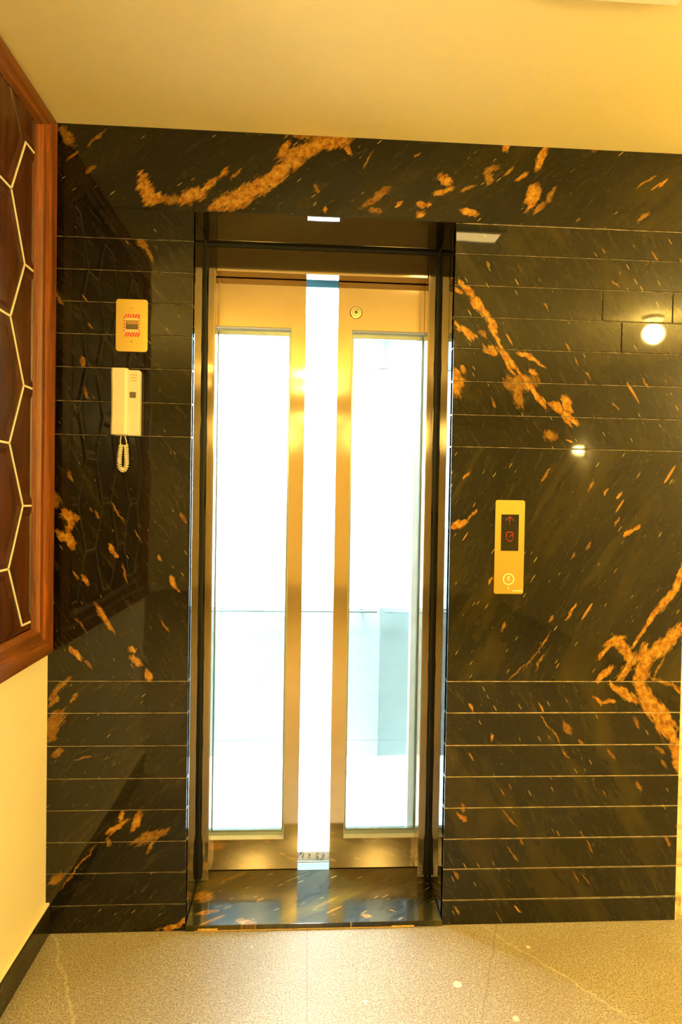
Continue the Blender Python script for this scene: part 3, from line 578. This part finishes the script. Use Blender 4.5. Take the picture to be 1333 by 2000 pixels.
def bar(bm, p, q, w_=.0052, h0=.0105, h1=.0135):
    (y0,za),(y1,zb) = p, q
    if (y0 < IY0 and y1 < IY0) or min(za,zb) < IZ0-.001 or max(za,zb) > IZ1+.001: return
    y0 = clip(y0, IY0, IY1); y1 = clip(y1, IY0, IY1)
    L = math.hypot(y1-y0, zb-za)
    if L < .004: return
    ny, nz = -(zb-za)/L*w_/2, (y1-y0)/L*w_/2; ey, ez = (y1-y0)/L*w_*.3, (zb-za)/L*w_*.3
    P = [(y0-ey+ny,za-ez+nz),(y1+ey+ny,zb+ez+nz),(y1+ey-ny,zb+ez-nz),(y0-ey-ny,za-ez-nz)]
    lo = [bm.verts.new((XL+h0,y,z)) for y,z in P]; hi = [bm.verts.new((XL+h1,y,z)) for y,z in P]
    bm.faces.new(lo); bm.faces.new(hi[::-1])
    for i in range(4): bm.faces.new((lo[i],lo[(i+1)%4],hi[(i+1)%4],hi[i]))
hexes = []
for i, (yr, yl, z0_) in enumerate(cols):
    for j in range(-1, 7):
        zr = z0_+j*ZP; zl = zr+ZP/2
        bar(bm, (yr,zr), (yl,zl)); bar(bm, (yl,zl), (yr,zr+ZP))
        bar(bm, (yl,zl), (yl-strut,zl))
        if i == 0: bar(bm, (yr,zr), (yr+.05,zr))
        # hexagon between this zigzag and the next one to the left
        hexes.append([(yl,zl),(yr,zr+ZP),(yl,zl+ZP),(yl-strut,zl+ZP),(yl-strut-amp,zr+ZP),(yl-strut,zl)])
        if i == 0: hexes.append([(yr,zr),(yl,zl),(yr,zr+ZP),(yr+.06,zr+ZP),(yr+.06,zl),(yr+.06,zr)])
obj('honeycomb_inlay', bm, M_BRASS, wp, label='pale gilt honeycomb strips')
bm = B(); box(bm, XL+.0005, XL+.0035, IY0, IY1+.01, IZ0-.01, IZ1+.01)
for h in hexes:
    cy_ = sum(p[0] for p in h)/6; cz2 = sum(p[1] for p in h)/6
    def pt(p, s): return (clip(cy_+(p[0]-cy_)*s, IY0, IY1), clip(cz2+(p[1]-cz2)*s, IZ0, IZ1))
    lv = []
    for s, hh in ((1.0,.003),(1.0,.0115),(.90,.0115),(.82,.008),(.62,.0105),(.001,.012)):
        lv.append([bm.verts.new((XL+hh, *pt(p, s))) for p in h])
    for a, b in zip(lv, lv[1:]):
        for k in range(6): 
            try: bm.faces.new((a[k],a[(k+1)%6],b[(k+1)%6],b[k]))
            except ValueError: pass
bmesh.ops.dissolve_degenerate(bm, dist=1e-5, edges=bm.edges)
obj('carved_field', bm, M_WOODP, wp, label='dark carved hexagon field')

# ================================================================== lamps
pn = thing('ceiling_panel_light', 'slim rectangular ceiling light nearest the granite wall', 'ceiling light', (.60,-.75,CEIL))
bm = B()
X0, X1, YN, YF, zt = .49, .785, -.71, -.583, CEIL
for a, b, c, d in ((X0,X1,YF-.018,YF),(X0,X1,YN,YN+.018),(X0,X0+.018,YN+.018,YF-.018),(X1-.018,X1,YN+.018,YF-.018)): box(bm, a, b, c, d, CEIL-.014, CEIL)
obj('frame', bm, M_FIX, pn, bevel=.001)
bm = B(); box(bm, X0+.018, X1-.018, YN+.018, YF-.018, CEIL-.010, CEIL-.001); obj('diffuser', bm, M_PANEL_LIGHT, pn)
def globe(x, y, label, r=.075, drop=.13, mat=None):
    t = thing('globe_lamp', label, 'ceiling lamp', (x,y,CEIL))
    bm = B(); lathe(bm, x, y, [(.055,CEIL),(.055,CEIL-.02),(.02,CEIL-.03),(.02,CEIL-drop+r*.8)], 32); obj('mount', bm, M_FIX, t, smooth=True)
    bm = B(); bmesh.ops.create_uvsphere(bm, u_segments=32, v_segments=16, radius=r, matrix=Matrix.Translation((x,y,CEIL-drop)))
    obj('globe', bm, mat or M_HALL_LAMP, t, smooth=True)
globe(2.0, -1.66, 'small glowing globe ceiling lamp by the right wall', .055, .10)
globe(2.47, -1.72, 'large added fill globe by the right wall', .12, .42)  # added to brighten the hall, set where the granite does not mirror it
globe(-1.7, -2.2, 'added fill globe in the left side passage', .12, .42)  # added out of view as extra hall light
globe(-.35, -2.45, 'added fill globe on the left behind the viewer', .13, .58, M_FILL_GLOBE)  # this and the next are an unseen pair added to lift the ceiling
globe(.63, -2.45, 'added fill globe on the right behind the viewer', .13, .58, M_FILL_GLOBE)
def downlight(x, y, label):
    t = thing('downlight', label, 'ceiling light', (x,y,CEIL), 'row of ceiling downlights')
    bm = B(); lathe(bm, x, y, [(.085,CEIL),(.085,CEIL-.006),(.072,CEIL-.010),(.066,CEIL-.006)], 32); obj('rim', bm, M_FIX, t, smooth=True)
    bm = B(); lathe(bm, x, y, [(.064,CEIL-.004),(.064,CEIL-.0085),(.05,CEIL-.011)], 32); obj('lens', bm, M_DOWN, t)
for x, y, lb in ((.06,-3.01,'round ceiling downlight first in the row behind the viewer'),(.10,-3.68,'round ceiling downlight second in the row behind the viewer'),
                 (.14,-5.93,'round ceiling downlight farthest down the hall')):
    downlight(x, y, lb)
sc = thing('wall_sconce', 'small round glowing sconce on the right wall', 'wall lamp', (2.70,-4.11,1.81))
bm = B(); box(bm, 2.675, 2.70, -4.16, -4.06, 1.76, 1.86); obj('backplate', bm, M_FIX, sc, bevel=.004)
bm = B(); bmesh.ops.create_uvsphere(bm, u_segments=24, v_segments=12, radius=.035, matrix=Matrix.Translation((2.645,-4.11,1.81))); obj('bulb', bm, M_HALL_LAMP, sc, smooth=True)
